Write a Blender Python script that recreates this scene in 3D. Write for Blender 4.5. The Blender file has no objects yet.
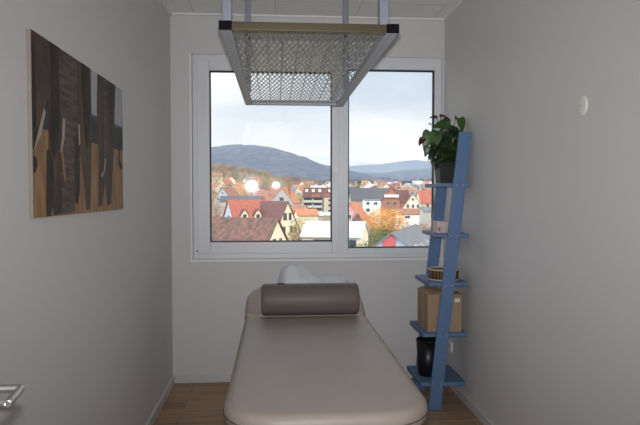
import bpy, bmesh, math, random
from mathutils import Vector, Matrix, noise
R = math.radians
rnd = random.Random(7)
scn = bpy.context.scene
COL = scn.collection

# ------------------------------------------------------------------ camera numbers (shared with the surveying helper)
F = 600.0; YAW = math.atan(44/F); PIT = math.atan(19.5/F); EYE = 1.49
def ray(px, py):
    x = (px-320)/F; z = -(py-212.5)/F
    y2 = math.cos(PIT)+z*math.sin(PIT); z2 = -math.sin(PIT)+z*math.cos(PIT)
    return x*math.cos(YAW)+y2*math.sin(YAW), -x*math.sin(YAW)+y2*math.cos(YAW), z2
def at(px, py, X=None, Y=None, Z=None):
    d = ray(px, py)
    t = Y/d[1] if Y is not None else X/d[0] if X is not None else (Z-EYE)/d[2]
    return Vector((d[0]*t, d[1]*t, EYE+d[2]*t))

# ------------------------------------------------------------------ materials
def lin(c):
    return tuple(((v/255)/12.92 if v/255 <= .04045 else ((v/255+.055)/1.055)**2.4) for v in c)
def mat(name, rgb, rough=.6, metal=0, var=.0, vscale=20, bump=0, bscale=60, spec=.5, rgb2=None, stretch=(1,1,1), coat=0, trans=0, sheen=0, space='Object'):
    m = bpy.data.materials.new(name); m.use_nodes = True
    nt = m.node_tree; b = nt.nodes['Principled BSDF']
    c = lin(rgb)
    b.inputs['Base Color'].default_value = (*c, 1)
    b.inputs['Roughness'].default_value = rough
    b.inputs['Metallic'].default_value = metal
    b.inputs['Specular IOR Level'].default_value = spec
    b.inputs['Coat Weight'].default_value = coat
    if sheen: b.inputs['Sheen Weight'].default_value = sheen
    tc = nt.nodes.new('ShaderNodeTexCoord'); mp = nt.nodes.new('ShaderNodeMapping')
    mp.inputs['Scale'].default_value = stretch
    nt.links.new(tc.outputs[space], mp.inputs['Vector'])
    if var or rgb2:
        n = nt.nodes.new('ShaderNodeTexNoise'); n.inputs['Scale'].default_value = vscale; n.inputs['Detail'].default_value = 4
        nt.links.new(mp.outputs[0], n.inputs['Vector'])
        cr = nt.nodes.new('ShaderNodeValToRGB')
        c2 = lin(rgb2) if rgb2 else tuple(min(1, v*(1+var)) for v in c)
        c1 = c if rgb2 else tuple(v*(1-var) for v in c)
        cr.color_ramp.elements[0].position = .35; cr.color_ramp.elements[1].position = .65
        cr.color_ramp.elements[0].color = (*c1, 1); cr.color_ramp.elements[1].color = (*c2, 1)
        nt.links.new(n.outputs['Fac'], cr.inputs[0]); nt.links.new(cr.outputs[0], b.inputs['Base Color'])
    if bump:
        n2 = nt.nodes.new('ShaderNodeTexNoise'); n2.inputs['Scale'].default_value = bscale; n2.inputs['Detail'].default_value = 3
        nt.links.new(mp.outputs[0], n2.inputs['Vector'])
        bp = nt.nodes.new('ShaderNodeBump'); bp.inputs['Strength'].default_value = bump; bp.inputs['Distance'].default_value = .01
        nt.links.new(n2.outputs['Fac'], bp.inputs['Height']); nt.links.new(bp.outputs[0], b.inputs['Normal'])
    return m

M = {}
M['wall'] = mat('wall_paint', (214, 212, 211), .85, bump=.06, bscale=140, spec=.2)
M['ceil'] = mat('ceiling_board', (242, 241, 237), .9, bump=.15, bscale=200, spec=.2)
M['trim'] = mat('white_trim', (236, 236, 236), .5)
M['pvc'] = mat('window_plastic', (226, 227, 231), .35)
M['gasket'] = mat('rubber_gasket', (22, 22, 28), .6)
M['base'] = mat('baseboard_paint', (206, 206, 208), .5)
M['vinyl'] = mat('taupe_vinyl', (160, 147, 137), .46, bump=.03, bscale=400, spec=.35, var=.03, vscale=6)
M['vinyl2'] = mat('taupe_vinyl_dark', (102, 92, 87), .5, bump=.03, bscale=400, spec=.35, var=.03, vscale=6)
M['alu'] = mat('aluminium', (172, 176, 188), .5, metal=.1, var=.05, vscale=30, stretch=(1, .05, 1))
M['alu_post'] = mat('post_aluminium', (140, 142, 154), .45, metal=.4)
M['steel'] = mat('bright_wire', (138, 140, 146), .3, metal=.9)
M['blackp'] = mat('black_plastic', (10, 10, 12), .7, spec=.1)
M['blue'] = mat('blue_lacquer', (92, 120, 158), .5, var=.05, vscale=9)
M['screw'] = mat('screw_head', (190, 190, 195), .35, metal=.8)
M['chrome'] = mat('brushed_nickel', (200, 198, 196), .25, metal=.95)
M['door'] = mat('door_white', (215, 213, 210), .5)
M['card'] = mat('corrugated_card', (164, 138, 112), .85, var=.06, vscale=40, stretch=(1, 1, .1))
M['cardin'] = mat('card_flap', (182, 156, 128), .85)
M['paper'] = mat('paper_label', (225, 222, 215), .7)
M['leaf'] = mat('glossy_leaf', (19, 36, 17), .35, rgb2=(38, 60, 25), vscale=14)
M['leaf2'] = mat('pale_leaf', (68, 100, 42), .4, rgb2=(44, 74, 28), vscale=20)
M['spathe'] = mat('wine_red_spathe', (66, 26, 30), .35)
M['soil'] = mat('potting_soil', (40, 30, 24), .95, bump=.6, bscale=80)
M['pot'] = mat('anthracite_pot', (30, 31, 34), .55)
M['bin'] = mat('black_bin', (14, 17, 21), .38, bump=.03, bscale=20)
M['disc'] = mat('cover_plate', (222, 218, 210), .45)

def brickmat(name, c1, c2, mortar, scale, bw, rh, msize, rough, offset=.5, space='Object', rot=(0, 0, 0), grain=None):
    m = bpy.data.materials.new(name); m.use_nodes = True
    nt = m.node_tree; b = nt.nodes['Principled BSDF']; b.inputs['Roughness'].default_value = rough
    tc = nt.nodes.new('ShaderNodeTexCoord'); mp = nt.nodes.new('ShaderNodeMapping'); mp.inputs['Rotation'].default_value = rot
    br = nt.nodes.new('ShaderNodeTexBrick')
    br.inputs['Color1'].default_value = (*lin(c1), 1); br.inputs['Color2'].default_value = (*lin(c2), 1); br.inputs['Mortar'].default_value = (*lin(mortar), 1)
    br.inputs['Scale'].default_value = scale; br.inputs['Brick Width'].default_value = bw; br.inputs['Row Height'].default_value = rh
    br.inputs['Mortar Size'].default_value = msize; br.offset = offset
    nt.links.new(tc.outputs[space], mp.inputs[0]); nt.links.new(mp.outputs[0], br.inputs['Vector'])
    last = br.outputs['Color']
    if grain:
        mp2 = nt.nodes.new('ShaderNodeMapping'); mp2.inputs['Scale'].default_value = grain
        n = nt.nodes.new('ShaderNodeTexNoise'); n.inputs['Scale'].default_value = 1; n.inputs['Detail'].default_value = 6; n.inputs['Distortion'].default_value = .6
        nt.links.new(tc.outputs[space], mp2.inputs[0]); nt.links.new(mp2.outputs[0], n.inputs['Vector'])
        mx = nt.nodes.new('ShaderNodeMix'); mx.data_type = 'RGBA'; mx.blend_type = 'OVERLAY'; mx.inputs[0].default_value = .75
        nt.links.new(last, mx.inputs[6]); nt.links.new(n.outputs['Fac'], mx.inputs[7]); last = mx.outputs[2]
    nt.links.new(last, b.inputs['Base Color'])
    return m
M['floor'] = brickmat('walnut_laminate', (176, 144, 114), (152, 124, 98), (84, 66, 52), 1, 1.28, .16, .002, .5, grain=(1.6, 38, 1))
M['ceilt'] = brickmat('ceiling_tiles', (242, 241, 237), (241, 240, 236), (208, 206, 202), 1, .625, .625, .003, .9, offset=0)
M['tray'] = brickmat('bamboo_slats', (126, 96, 66), (104, 76, 52), (40, 28, 18), 1, .018, 2, .003, .6, offset=0)

# window glass: thin, faintly reflective
def glassmat(rg):
    m = bpy.data.materials.new('window_glass'); m.use_nodes = True; nt = m.node_tree; nt.nodes.clear()
    o = nt.nodes.new('ShaderNodeOutputMaterial'); mix = nt.nodes.new('ShaderNodeMixShader')
    t = nt.nodes.new('ShaderNodeBsdfTransparent'); g = nt.nodes.new('ShaderNodeBsdfGlossy'); g.inputs['Roughness'].default_value = rg
    t.inputs['Color'].default_value = (.985, .99, .985, 1)
    f = nt.nodes.new('ShaderNodeFresnel'); f.inputs['IOR'].default_value = 1.33
    nt.links.new(f.outputs[0], mix.inputs[0]); nt.links.new(t.outputs[0], mix.inputs[1]); nt.links.new(g.outputs[0], mix.inputs[2]); nt.links.new(mix.outputs[0], o.inputs[0])
    return m
M['glass'] = glassmat(.022); M['glass_outer'] = glassmat(.042)
def sheetmat():
    m = bpy.data.materials.new('thin_white_film'); m.use_nodes = True; nt = m.node_tree
    b = nt.nodes['Principled BSDF']; b.inputs['Base Color'].default_value = (.93, .95, .98, 1); b.inputs['Roughness'].default_value = .35
    o = nt.nodes['Material Output']
    t = nt.nodes.new('ShaderNodeBsdfTransparent'); tl = nt.nodes.new('ShaderNodeBsdfTranslucent'); tl.inputs['Color'].default_value = (.9, .92, .95, 1)
    m1 = nt.nodes.new('ShaderNodeMixShader'); m1.inputs[0].default_value = .4
    m2 = nt.nodes.new('ShaderNodeMixShader'); m2.inputs[0].default_value = .12
    nt.links.new(b.outputs[0], m1.inputs[1]); nt.links.new(tl.outputs[0], m1.inputs[2])
    nt.links.new(m1.outputs[0], m2.inputs[1]); nt.links.new(t.outputs[0], m2.inputs[2]); nt.links.new(m2.outputs[0], o.inputs[0])
    return m
M['film'] = sheetmat()

# ------------------------------------------------------------------ mesh builder
class MB:
    def __init__(s): s.v = []; s.f = []; s.mi = []
    def add(s, vs, fs, mi=0):
        n = len(s.v); s.v += [tuple(v) for v in vs]; s.f += [tuple(i+n for i in f) for f in fs]; s.mi += [mi]*len(fs)
        return s
    def box(s, x0, x1, y0, y1, z0, z1, mi=0, T=None):
        vs = [Vector((x, y, z)) for z in (z0, z1) for x, y in ((x0, y0), (x1, y0), (x1, y1), (x0, y1))]
        if T: vs = [T @ v for v in vs]
        return s.add(vs, [(3, 2, 1, 0), (4, 5, 6, 7), (0, 1, 5, 4), (1, 2, 6, 5), (2, 3, 7, 6), (3, 0, 4, 7)], mi)
    def tube(s, p, q, r, n=10, r2=None, mi=0):
        p = Vector(p); q = Vector(q); r2 = r if r2 is None else r2
        d = (q-p).normalized(); a = d.orthogonal().normalized(); b = d.cross(a)
        vs = []
        for c, rr in ((p, r), (q, r2)):
            for i in range(n):
                t = 2*math.pi*i/n; vs.append(c+(a*math.cos(t)+b*math.sin(t))*rr)
        return s.add(vs, [(i, (i+1) % n, n+(i+1) % n, n+i) for i in range(n)]+[tuple(range(n-1, -1, -1)), tuple(range(n, 2*n))], mi)
    def path(s, pts, r, n=8, mi=0):
        for a, b in zip(pts, pts[1:]): s.tube(a, b, r, n, mi=mi)
        return s
    def lathe(s, prof, c=(0, 0, 0), n=32, mi=0, caps=False):
        vs = [(c[0]+r*math.cos(2*math.pi*i/n), c[1]+r*math.sin(2*math.pi*i/n), c[2]+z) for r, z in prof for i in range(n)]
        fs = [(k*n+i, k*n+(i+1) % n, (k+1)*n+(i+1) % n, (k+1)*n+i) for k in range(len(prof)-1) for i in range(n)]
        if caps: fs += [tuple(range(n-1, -1, -1)), tuple(range((len(prof)-1)*n, len(prof)*n))]
        return s.add(vs, fs, mi)
    def build(s, name, mats, parent=None, bevel=0, smooth=False, seg=2, loc=None, sub=0):
        me = bpy.data.meshes.new(name); me.from_pydata(s.v, [], s.f); me.update()
        for m in (mats if isinstance(mats, (list, tuple)) else [mats]): me.materials.append(m)
        me.polygons.foreach_set('material_index', s.mi)
        bm = bmesh.new(); bm.from_mesh(me); bmesh.ops.recalc_face_normals(bm, faces=bm.faces); bm.to_mesh(me); bm.free()
        if smooth: me.polygons.foreach_set('use_smooth', [True]*len(me.polygons))
        o = bpy.data.objects.new(name, me); COL.objects.link(o)
        if loc: o.location = loc
        if parent: o.parent = parent
        if bevel:
            b = o.modifiers.new('bevel', 'BEVEL'); b.width = bevel; b.segments = seg; b.limit_method = 'ANGLE'; b.angle_limit = R(40)
        if sub:
            d = o.modifiers.new('sub', 'SUBSURF'); d.levels = sub; d.render_levels = sub
        return o
def tag(o, label=None, cat=None, group=None, kind=None):
    if label: o['label'] = label
    if cat: o['category'] = cat
    if group: o['group'] = group
    if kind: o['kind'] = kind
    return o
def empty(name, loc=(0, 0, 0), rz=0):
    o = bpy.data.objects.new(name, None); COL.objects.link(o); o.location = loc; o.rotation_euler.z = rz; o.empty_display_size = .1
    return o
def kids(o): return [c for c in bpy.data.objects if c.parent == o]
def copy_tree(o, parent=None):
    c = o.copy(); COL.objects.link(c); c.parent = parent
    for ch in kids(o): copy_tree(ch, c)
    return c
def st(mb, name, m, **k):
    o = mb.build(name, m, **k)
    if not o.parent: o['kind'] = 'structure'
    return o

# ------------------------------------------------------------------ room shell
XL, XR, YB, ZC = -.81, 1.342, 4.734, 2.87
YF = -.12                                            # rear wall with the doorway the photographer stands in
st(MB().box(XL-.2, XR+.2, -2.6, YB, -.2, 0), 'floor', M['floor'])
st(MB().box(XL-.2, XR+.2, -2.6, YB+.3, ZC, ZC+.3), 'ceiling', M['ceilt'])
st(MB().box(XL-.25, XL, -2.6, YB+.3, -.2, ZC+.1), 'wall_left', M['wall'])
st(MB().box(XR, XR+.25, -2.6, YB+.3, -.2, ZC+.1), 'wall_right', M['wall'])
WX0, WX1, WZ0, WZ1 = -.648, 1.322, .972, 2.566
w = MB()
w.box(XL-.1, WX0, YB, YB+.3, -.2, ZC+.1); w.box(WX1, XR+.1, YB, YB+.3, -.2, ZC+.1)
w.box(WX0, WX1, YB, YB+.3, -.2, WZ0); w.box(WX0, WX1, YB, YB+.3, WZ1, ZC+.1)
st(w, 'wall_back', M['wall'])
w = MB(); DX0, DX1 = -.57, .62
w.box(XL, DX0, YF-.14, YF, 0, ZC); w.box(DX1, XR, YF-.14, YF, 0, ZC); w.box(DX0, DX1, YF-.14, YF, 2.1, ZC)
st(w, 'wall_front', M['wall'])
st(MB().box(XL-.2, XR+.2, -2.7, -2.5, -.2, ZC+.1), 'wall_hallway', M['wall'])
# baseboards: a body and a lighter cap
def baseboard(name, x0, x1, y0, y1, h=.06):
    st(MB().box(x0, x1, y0, y1, 0, h), name, M['base'], bevel=.003)
baseboard('baseboard_left', XL, XL+.016, YF, YB)
baseboard('baseboard_right', XR-.016, XR, YF, YB)
baseboard('baseboard_back', XL+.016, XR-.016, YB-.016, YB)
# thin angle trim where ceiling meets walls
st(MB().box(XL, XL+.024, YF, YB, ZC-.018, ZC), 'trim_1', M['trim'])
st(MB().box(XR-.016, XR, YF, YB, ZC-.01, ZC), 'trim_2', M['ceil'])
st(MB().box(XL+.024, XR-.016, YB-.024, YB, ZC-.012, ZC), 'trim_3', M['trim'])

# window
fy = YB+.012
def ring(mb, x0, x1, z0, z1, y0, y1, wd, mi=0, wb=None, wt=None):
    wb = wd if wb is None else wb; wt = wd if wt is None else wt
    mb.box(x0, x0+wd, y0, y1, z0, z1, mi); mb.box(x1-wd, x1, y0, y1, z0, z1, mi)
    mb.box(x0+wd, x1-wd, y0, y1, z0, z0+wb, mi); mb.box(x0+wd, x1-wd, y0, y1, z1-wt, z1, mi)
    return mb
MX = .508                                             # mullion centre
f = ring(MB(), WX0, WX1, WZ0, WZ1, fy, fy+.09, .045)
f.box(MX-.03, MX+.03, fy+.001, fy+.089, WZ0+.045, WZ1-.045)
win = st(f, 'window_1', M['pvc'], bevel=.004)
gl1 = (-.515, .443, 1.104, 2.443); gl2 = (.573, 1.267, 1.05, 2.469)
# opening sash on the left (deeper profile), fixed light on the right
s1 = ring(MB(), gl1[0]-.085, MX-.006, gl1[2]-.085, gl1[3]+.075, fy-.006, fy+.06, .08)
s1 = MB(); a0, a1, b0, b1 = WX0+.038, MX-.008, WZ0+.04, WZ1-.042
s1.box(a0, gl1[0], fy-.008, fy+.06, b0, b1); s1.box(gl1[1], a1, fy-.008, fy+.06, b0, b1)
s1.box(gl1[0], gl1[1], fy-.008, fy+.06, b0, gl1[2]); s1.box(gl1[0], gl1[1], fy-.008, fy+.06, gl1[3], b1)
sash = s1.build('window_sash', M['pvc'], win, bevel=.005)
s2 = MB(); a0, a1, b0, b1 = MX+.022, WX1-.03, WZ0+.03, WZ1-.03
s2.box(a0, gl2[0], fy-.003, fy+.06, b0, b1); s2.box(gl2[1], a1, fy-.003, fy+.06, b0, b1)
s2.box(gl2[0], gl2[1], fy-.003, fy+.06, b0, gl2[2]); s2.box(gl2[0], gl2[1], fy-.003, fy+.06, gl2[3], b1)
fixed = s2.build('window_sash', M['pvc'], win, bevel=.005)
for sp, g in ((sash, gl1), (fixed, gl2)):
    ring(MB(), g[0]-.001, g[1]+.001, g[2]-.001, g[3]+.001, fy+.012, fy+.05, .009).build('gasket', M['gasket'], sp)
    # double glazing; panes deliberately tilted to place the flash reflections
    cx_, cz_ = (g[0]+g[1])/2, (g[2]+g[3])/2; hw_, hh_ = (g[1]-g[0])/2+.004, (g[3]-g[2])/2+.004
    p1 = MB().box(-hw_, hw_, -.001, .001, -hh_, hh_).build('glass_pane', M['glass'], sp, loc=(cx_, fy+.018, cz_)); p1.rotation_euler.x = R(.4)
    p2 = MB().box(-hw_, hw_, -.001, .001, -hh_, hh_).build('glass_pane', M['glass_outer'], sp, loc=(cx_, fy+.048, cz_)); p2.rotation_euler = (R(.3), 0, R(2.3) if sp is sash else 0)
h = MB().box(MX-.054, MX-.026, fy-.018, fy-.007, 1.58, 1.655)
h.box(MX-.049, MX-.031, fy-.05, fy-.018, 1.625, 1.643); h.box(MX-.051, MX-.029, fy-.058, fy-.046, 1.515, 1.648)
h.build('window_handle', M['pvc'], win, bevel=.004)
MB().tube((WX0+.03, fy-.002, 1.035), (WX0+.03, fy+.004, 1.035), .006).build('drain_cap', M['gasket'], win)
# reveal lining and narrow sill strip
r_ = MB().box(WX0-.018, WX0, YB-.004, YB+.09, WZ0-.02, WZ1); r_.box(WX0-.018, WX1+.006, YB-.012, YB+.012, WZ0-.022, WZ0)
st(r_, 'trim_4', M['trim'], bevel=.003)
# outer facade sill
st(MB().box(WX0-.05, WX1+.02, YB+.3, YB+.36, WZ0-.02, WZ0+.0), 'trim_5', M['alu'])

# door leaf standing open on the left, just outside the picture
tip = at(24, 384, Y=1.0)
dr = empty('door_1', (tip.x-.071-.04, YF, 0)); dr['kind'] = 'structure'
MB().box(0, .04, .01, 1.135, .01, 2.06).build('door_leaf', M['door'], dr, bevel=.003)
hb = MB(); hx = .04; hy = 1.0-YF-.010; hz = tip.z-.011
O_ = Vector((tip.x-.071-.04, YF, 0)); q1 = at(20.5, 388.5, Y=1.0)-O_; q2 = at(7, 404.5, Y=.905)-O_
hd = MB(); hd.tube((hx, q1.y, q1.z), (hx+.008, q1.y, q1.z), .026, 20)
hd.tube((hx+.008, q1.y, q1.z), q1, .0068, 14); hd.tube(q1, q2, .0066, 14); hd.tube(q2, (hx+.02, q2.y-.004, q2.z), .0068, 14)
hd.build('door_handle', M['chrome'], dr, smooth=False, bevel=.0015)

# ------------------------------------------------------------------ canvas picture with standing elephants (geometry drawn on the canvas face)
PX = XL+.014
pic = empty('canvas_picture', (0, 0, 0))
tag(pic, 'wide unframed canvas photo print of elephant legs and trunks on left wall', 'picture')
py0, py1, pz0, pz1 = 2.036, 3.20, 1.407, 2.024
MB().box(XL+.002, PX, py0, py1, pz0, pz1).build('canvas', mat('canvas_edge', (150, 140, 130), .8, bump=.1, bscale=300), pic)
pm = [mat('print_sky', (166, 168, 178), .7, rgb2=(180, 180, 184), vscale=3),
      mat('print_bush', (62, 66, 66), .7, rgb2=(44, 44, 42), vscale=18),
      mat('print_grass', (166, 130, 92), .7, rgb2=(134, 103, 72), vscale=14, stretch=(1, 2, .5)),
      mat('print_hide', (92, 72, 58), .7, rgb2=(56, 46, 41), vscale=7, stretch=(1, 3, 1)),
      mat('print_dark', (34, 29, 28), .7, rgb2=(58, 47, 42), vscale=12),
      mat('print_trunk', (104, 90, 80), .7, rgb2=(64, 54, 49), vscale=22, stretch=(1, .4, 3)),
      mat('print_tusk', (172, 160, 146), .7),
      mat('print_hills', (92, 98, 122), .7, rgb2=(80, 84, 104), vscale=9)]
pr = MB()
def lay(k): return PX+.0006*k
def clampp(v): return (v[0], min(max(v[1], py0), py1), min(max(v[2], pz0), pz1))
def poly(pts, mi, k):
    c = []
    for p in pts:
        v = at(p[0], p[1], X=PX); c.append(clampp((lay(k), v.y, v.z)))
    pr.add(c, [tuple(range(len(c)))], mi)
def band(z0, z1, mi, k): pr.add([(lay(k), py0, z0), (lay(k), py1, z0), (lay(k), py1, z1), (lay(k), py0, z1)], [(0, 1, 2, 3)], mi)
zb = at(119, 150, X=PX).z; zt = at(119, 128, X=PX).z; zh = at(96, 116, X=PX).z
band(pz0, zb, 2, 1); band(zb, zt, 1, 1); band(zt, zh, 7, 1); band(zh, pz1, 0, 1)
poly([(28, 28), (40, 30), (42, 100), (40, 128), (33, 150), (28, 158)], 4, 2)           # left head and ear
poly([(26, 20), (60, 40), (57, 110), (50, 122), (47, 98), (44, 112), (36, 130), (34, 70)], 3, 3)
poly([(30, 154), (36, 158), (37, 165), (35, 172), (30, 173), (26, 165)], 4, 4)
poly([(43, 108), (45, 112), (40, 135), (33, 150), (29, 151), (37, 133)], 6, 5)
poly([(52, 30), (84, 54), (90.5, 68), (91.5, 130), (90.5, 180), (90, 209), (86, 210), (80, 180), (78, 120), (74, 140), (75, 212), (54, 215), (50, 200), (48, 150), (48, 100)], 3, 2)
poly([(57, 44), (76, 60), (77, 130), (76, 200), (73, 212), (62, 213), (60, 180), (60, 120)], 5, 4)
poly([(74, 135), (79, 135), (79, 190), (77, 205), (74, 200)], 4, 5)
poly([(79, 150), (84, 190), (86, 212), (78, 212)], 2, 5)
poly([(49, 150), (52, 160), (54, 190), (50, 216), (46, 216), (46, 150)], 4, 5)
poly([(62, 118), (64.2, 119), (63.5, 140), (60.5, 153), (59, 152), (61, 138)], 6, 6)
poly([(77.2, 124), (79, 125), (79.5, 144), (78, 146)], 6, 6)
poly([(60, 152), (62, 150), (65, 178), (64, 186)], 2, 6)
poly([(50, 36), (58, 42), (59, 130), (54, 160), (51, 150)], 4, 5)
poly([(81, 60), (89, 68), (90, 120), (87, 150), (84, 120)], 4, 5)
poly([(97, 62), (115, 76), (114.5, 110), (114, 140), (112, 180), (111, 204), (107, 206), (105, 180), (102, 205), (98, 207), (98, 160), (96.5, 110)], 3, 2)
poly([(103, 70), (106, 72), (106.5, 150), (104.5, 190), (103, 150)], 5, 4)
poly([(108, 76), (115, 80), (113, 120), (110, 150), (109, 120)], 4, 3)
poly([(104.2, 158), (105.2, 160), (104, 172), (101.5, 178), (100.2, 176), (103, 170)], 6, 6)
poly([(124, 106), (127, 106), (127, 152), (122.5, 152), (121.5, 140), (122, 118)], 4, 2)
poly([(118.5, 140), (120, 141), (119, 160), (122.5, 166), (121, 170), (117.5, 164)], 4, 3)
for i in range(0):                                                           # trunk wrinkles
    yy = 70+i*10
    poly([(61.5, yy), (75.5, yy+4), (75.5, yy+5.4), (61.5, yy+1.6)], 4, 6)
pr.build('printed_image', pm, pic)

# ------------------------------------------------------------------ massage table
def slab(x0, x1, y0, y1, r, t, er, n=8, m=4, rb=None):
    """rounded-rectangle pad, top at z=0, thickness t, soft edge radius er; rb radius at the far end"""
    rb = r if rb is None else rb
    def outline(off):
        pts = []
        for cx, cy, a0, rr in ((x1-r, y0+r, -90, r), (x1-rb, y1-rb, 0, rb), (x0+rb, y1-rb, 90, rb), (x0+r, y0+r, 180, r)):
            for i in range(n+1):
                a = R(a0+90*i/n); pts.append((cx+(rr-off)*math.cos(a), cy+(rr-off)*math.sin(a)))
        return pts
    mb = MB(); rings = []
    for k in range(m+1):
        a = R(90*k/m); rings.append((er*(1-math.sin(a)), -er*(1-math.cos(a))))
    rings += [(0, -t+er*.6), (er*.6, -t)]
    rings = [(er*3, 0.0)]+[(o, z) for o, z in rings]
    N = 4*(n+1)
    for o_, z in rings: mb.v += [(p[0], p[1], z) for p in outline(min(o_, min(r, rb)-.004))]
    for k in range(len(rings)-1):
        for i in range(N): mb.f.append((k*N+i, k*N+(i+1) % N, (k+1)*N+(i+1) % N, (k+1)*N+i)); mb.mi.append(0)
    mb.f.append(tuple(range(N))); mb.mi.append(0)
    mb.f.append(tuple(range((len(rings)-1)*N, len(rings)*N))); mb.mi.append(0)
    return mb
def offset_pts(): pass
tb = empty('massage_table', (.18, 2.75, 0))
tag(tb, 'massage table with long taupe vinyl top and raised rounded headrest, below window', 'massage table')
ZT = .755
pad = slab(-.368, .368, -.80, .84, .20, .085, .034, rb=.06)
pd = pad.build('cushioned_top', M['vinyl'], tb, smooth=True, loc=(0, 0, ZT))
# welt seam around the side
sm = MB(); pts = []
for cx, cy, a0, rr in ((.368-.2, -.80+.2, -90, .2), (.368-.06, .84-.06, 0, .06), (-.368+.06, .84-.06, 90, .06), (-.368+.2, -.80+.2, 180, .2)):
    for i in range(9):
        a = R(a0+90*i/8); pts.append((cx+rr*math.cos(a), cy+rr*math.sin(a), -.046))
sm.path(pts+[pts[0]], .0028, 6); sm.build('welt_seam', M['vinyl2'], pd, smooth=True)
hs = slab(-.372, .372, 0, .44, .06, .07, .028, rb=.23)
ho = hs.build('headrest', M['vinyl'], tb, smooth=True, loc=(0, .86, ZT-.004)); ho.rotation_euler.x = R(19)
fr = MB()
fr.box(-.30, .30, -.78, -.73, ZT-.135, ZT-.086); fr.box(-.30, .30, .73, .78, ZT-.135, ZT-.086)
fr.box(-.32, -.27, -.78, .78, ZT-.135, ZT-.086); fr.box(.27, .32, -.78, .78, ZT-.135, ZT-.086)
fr.box(-.03, .03, -.65, .65, .08, .13)
fr.build('steel_frame', M['trim'], tb, bevel=.004)
for sy in (-1, 1):
    lg = MB(); lg.box(-.27, .27, sy*.65-.03, sy*.65+.03, .03, .08); lg.box(-.2, -.15, sy*.62-.025, sy*.62+.025, .08, ZT-.136); lg.box(.15, .2, sy*.62-.025, sy*.62+.025, .08, ZT-.136)
    for sx in (-1, 1): lg.tube((sx*.25, sy*.65, 0), (sx*.25, sy*.65, .03), .03, 16)
    lg.build('leg', M['trim'], tb, bevel=.004)

# bolster
bo = MB(); n = 40; rb = .095; L0, L1 = -.088, .493
prof = [(0.0, L0), (rb*.82, L0), (rb*.95, L0+.006), (rb, L0+.02), (rb, L1-.02), (rb*.95, L1-.006), (rb*.82, L1), (0.0, L1)]
yc = 3.585; zc = ZT+rb+.002
for rr, xx in prof:
    for i in range(n):
        a = 2*math.pi*i/n; sq = 1.0
        bo.v.append((xx, yc+rr*math.cos(a)*sq, zc+rr*math.sin(a)))
for k in range(len(prof)-1):
    for i in range(n): bo.f.append((k*n+i, k*n+(i+1) % n, (k+1)*n+(i+1) % n, (k+1)*n+i)); bo.mi.append(0)
bol = bo.build('bolster_cushion', M['vinyl2'], smooth=True)
tag(bol, 'taupe vinyl bolster roll lying across the head end of the massage table', 'cushion')
pp = MB(); 
for xx in (L0+.02, L1-.02):
    MB().path([(xx, yc+(rb+.0012)*math.cos(2*math.pi*i/32), zc+(rb+.0012)*math.sin(2*math.pi*i/32)) for i in range(33)], .0018, 6).build('piping', M['vinyl2'], bol, smooth=True)
MB().box(.005, .045, yc-.012, yc+.012, zc+rb-.001, zc+rb+.003).build('strap_tab', M['blackp'], bol)

# crumpled white film over the headrest
fm = MB(); NX, NY = 44, 22
x0, x1, y0, y1 = .01, .49, 3.70, 3.99
def filmz(u, v):
    ridge = .125*math.exp(-((u-.16)/.24)**2)+.085*math.exp(-((u-.5)/.3)**2)+.055*math.exp(-((u-.86)/.14)**2)
    env = math.sin(math.pi*min(1, max(0, v*.9+.08)))**.6*min(1, u/.07)**.5*min(1, (1-u)/.06)**.5
    fold = .012*noise.noise((u*5, v*5, 3))+.006*math.sin(u*21+v*9)+.009*noise.noise((u*13, v*7, 8))
    return ridge*env*(.85+.55*v)+fold*env
th = math.tan(R(19))
for j in range(NY+1):
    for i in range(NX+1):
        u, v = i/NX, j/NY
        x = x0+(x1-x0)*u+.008*math.sin(v*6); y = y0+(y1-y0)*v+.01*math.sin(u*9)
        fm.v.append((x, y, ZT+.010+(y-3.61)*th+filmz(u, v)))
for j in range(NY):
    for i in range(NX): a = j*(NX+1)+i; fm.f.append((a, a+1, a+NX+2, a+NX+1)); fm.mi.append(0)
fo = fm.build('film_cover', M['film'], smooth=True)
sd = fo.modifiers.new('thick', 'SOLIDIFY'); sd.thickness = .0008
tag(fo, 'crumpled translucent white hygiene film on headrest behind the bolster', 'cover')

# ------------------------------------------------------------------ hanging sling grid
gz = 2.103; gx0, gx1, gy0, gy1 = -.211, .470, 2.29, 4.24; rw = .045; rh = .031
gr = empty('sling_grid', ((gx0+gx1)/2, (gy0+gy1)/2, gz))
tag(gr, 'aluminium sling suspension grid with wire mesh hanging from ceiling before window', 'ceiling grid')
gcx, gcy = (gx0+gx1)/2, (gy0+gy1)/2
hx_, hy_ = (gx1-gx0)/2, (gy1-gy0)/2
for sx in (-1, 1):
    a, b = sorted((sx*hx_, sx*(hx_-rw)))
    MB().box(a, b, -hy_+.004, hy_, 0, rh).build('side_rail', M['alu'], gr, bevel=.002)
    MB().box(a-.0015, b+.0015, -hy_-.004, -hy_+.0035, -.0015, rh+.0015).build('end_cap', M['blackp'], gr, bevel=.001)
MB().box(-hx_+rw+.0005, hx_-rw-.0005, -hy_, -hy_+rw, 0, rh).build('end_rail', mat('brown_reflection_aluminium', (88, 78, 62), .38, metal=.6), gr, bevel=.002)  # rail is aluminium; its brown puts a warm reflection into the colour
MB().box(-hx_+rw+.0005, hx_-rw-.0005, hy_-rw, hy_, 0, rh).build('end_rail', M['alu'], gr, bevel=.002)
me_ = MB(); ix0, ix1, iy0, iy1 = -hx_+rw-.001, hx_-rw+.001, -hy_+rw-.001, hy_-rw+.001
sl = .0125/.048
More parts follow.
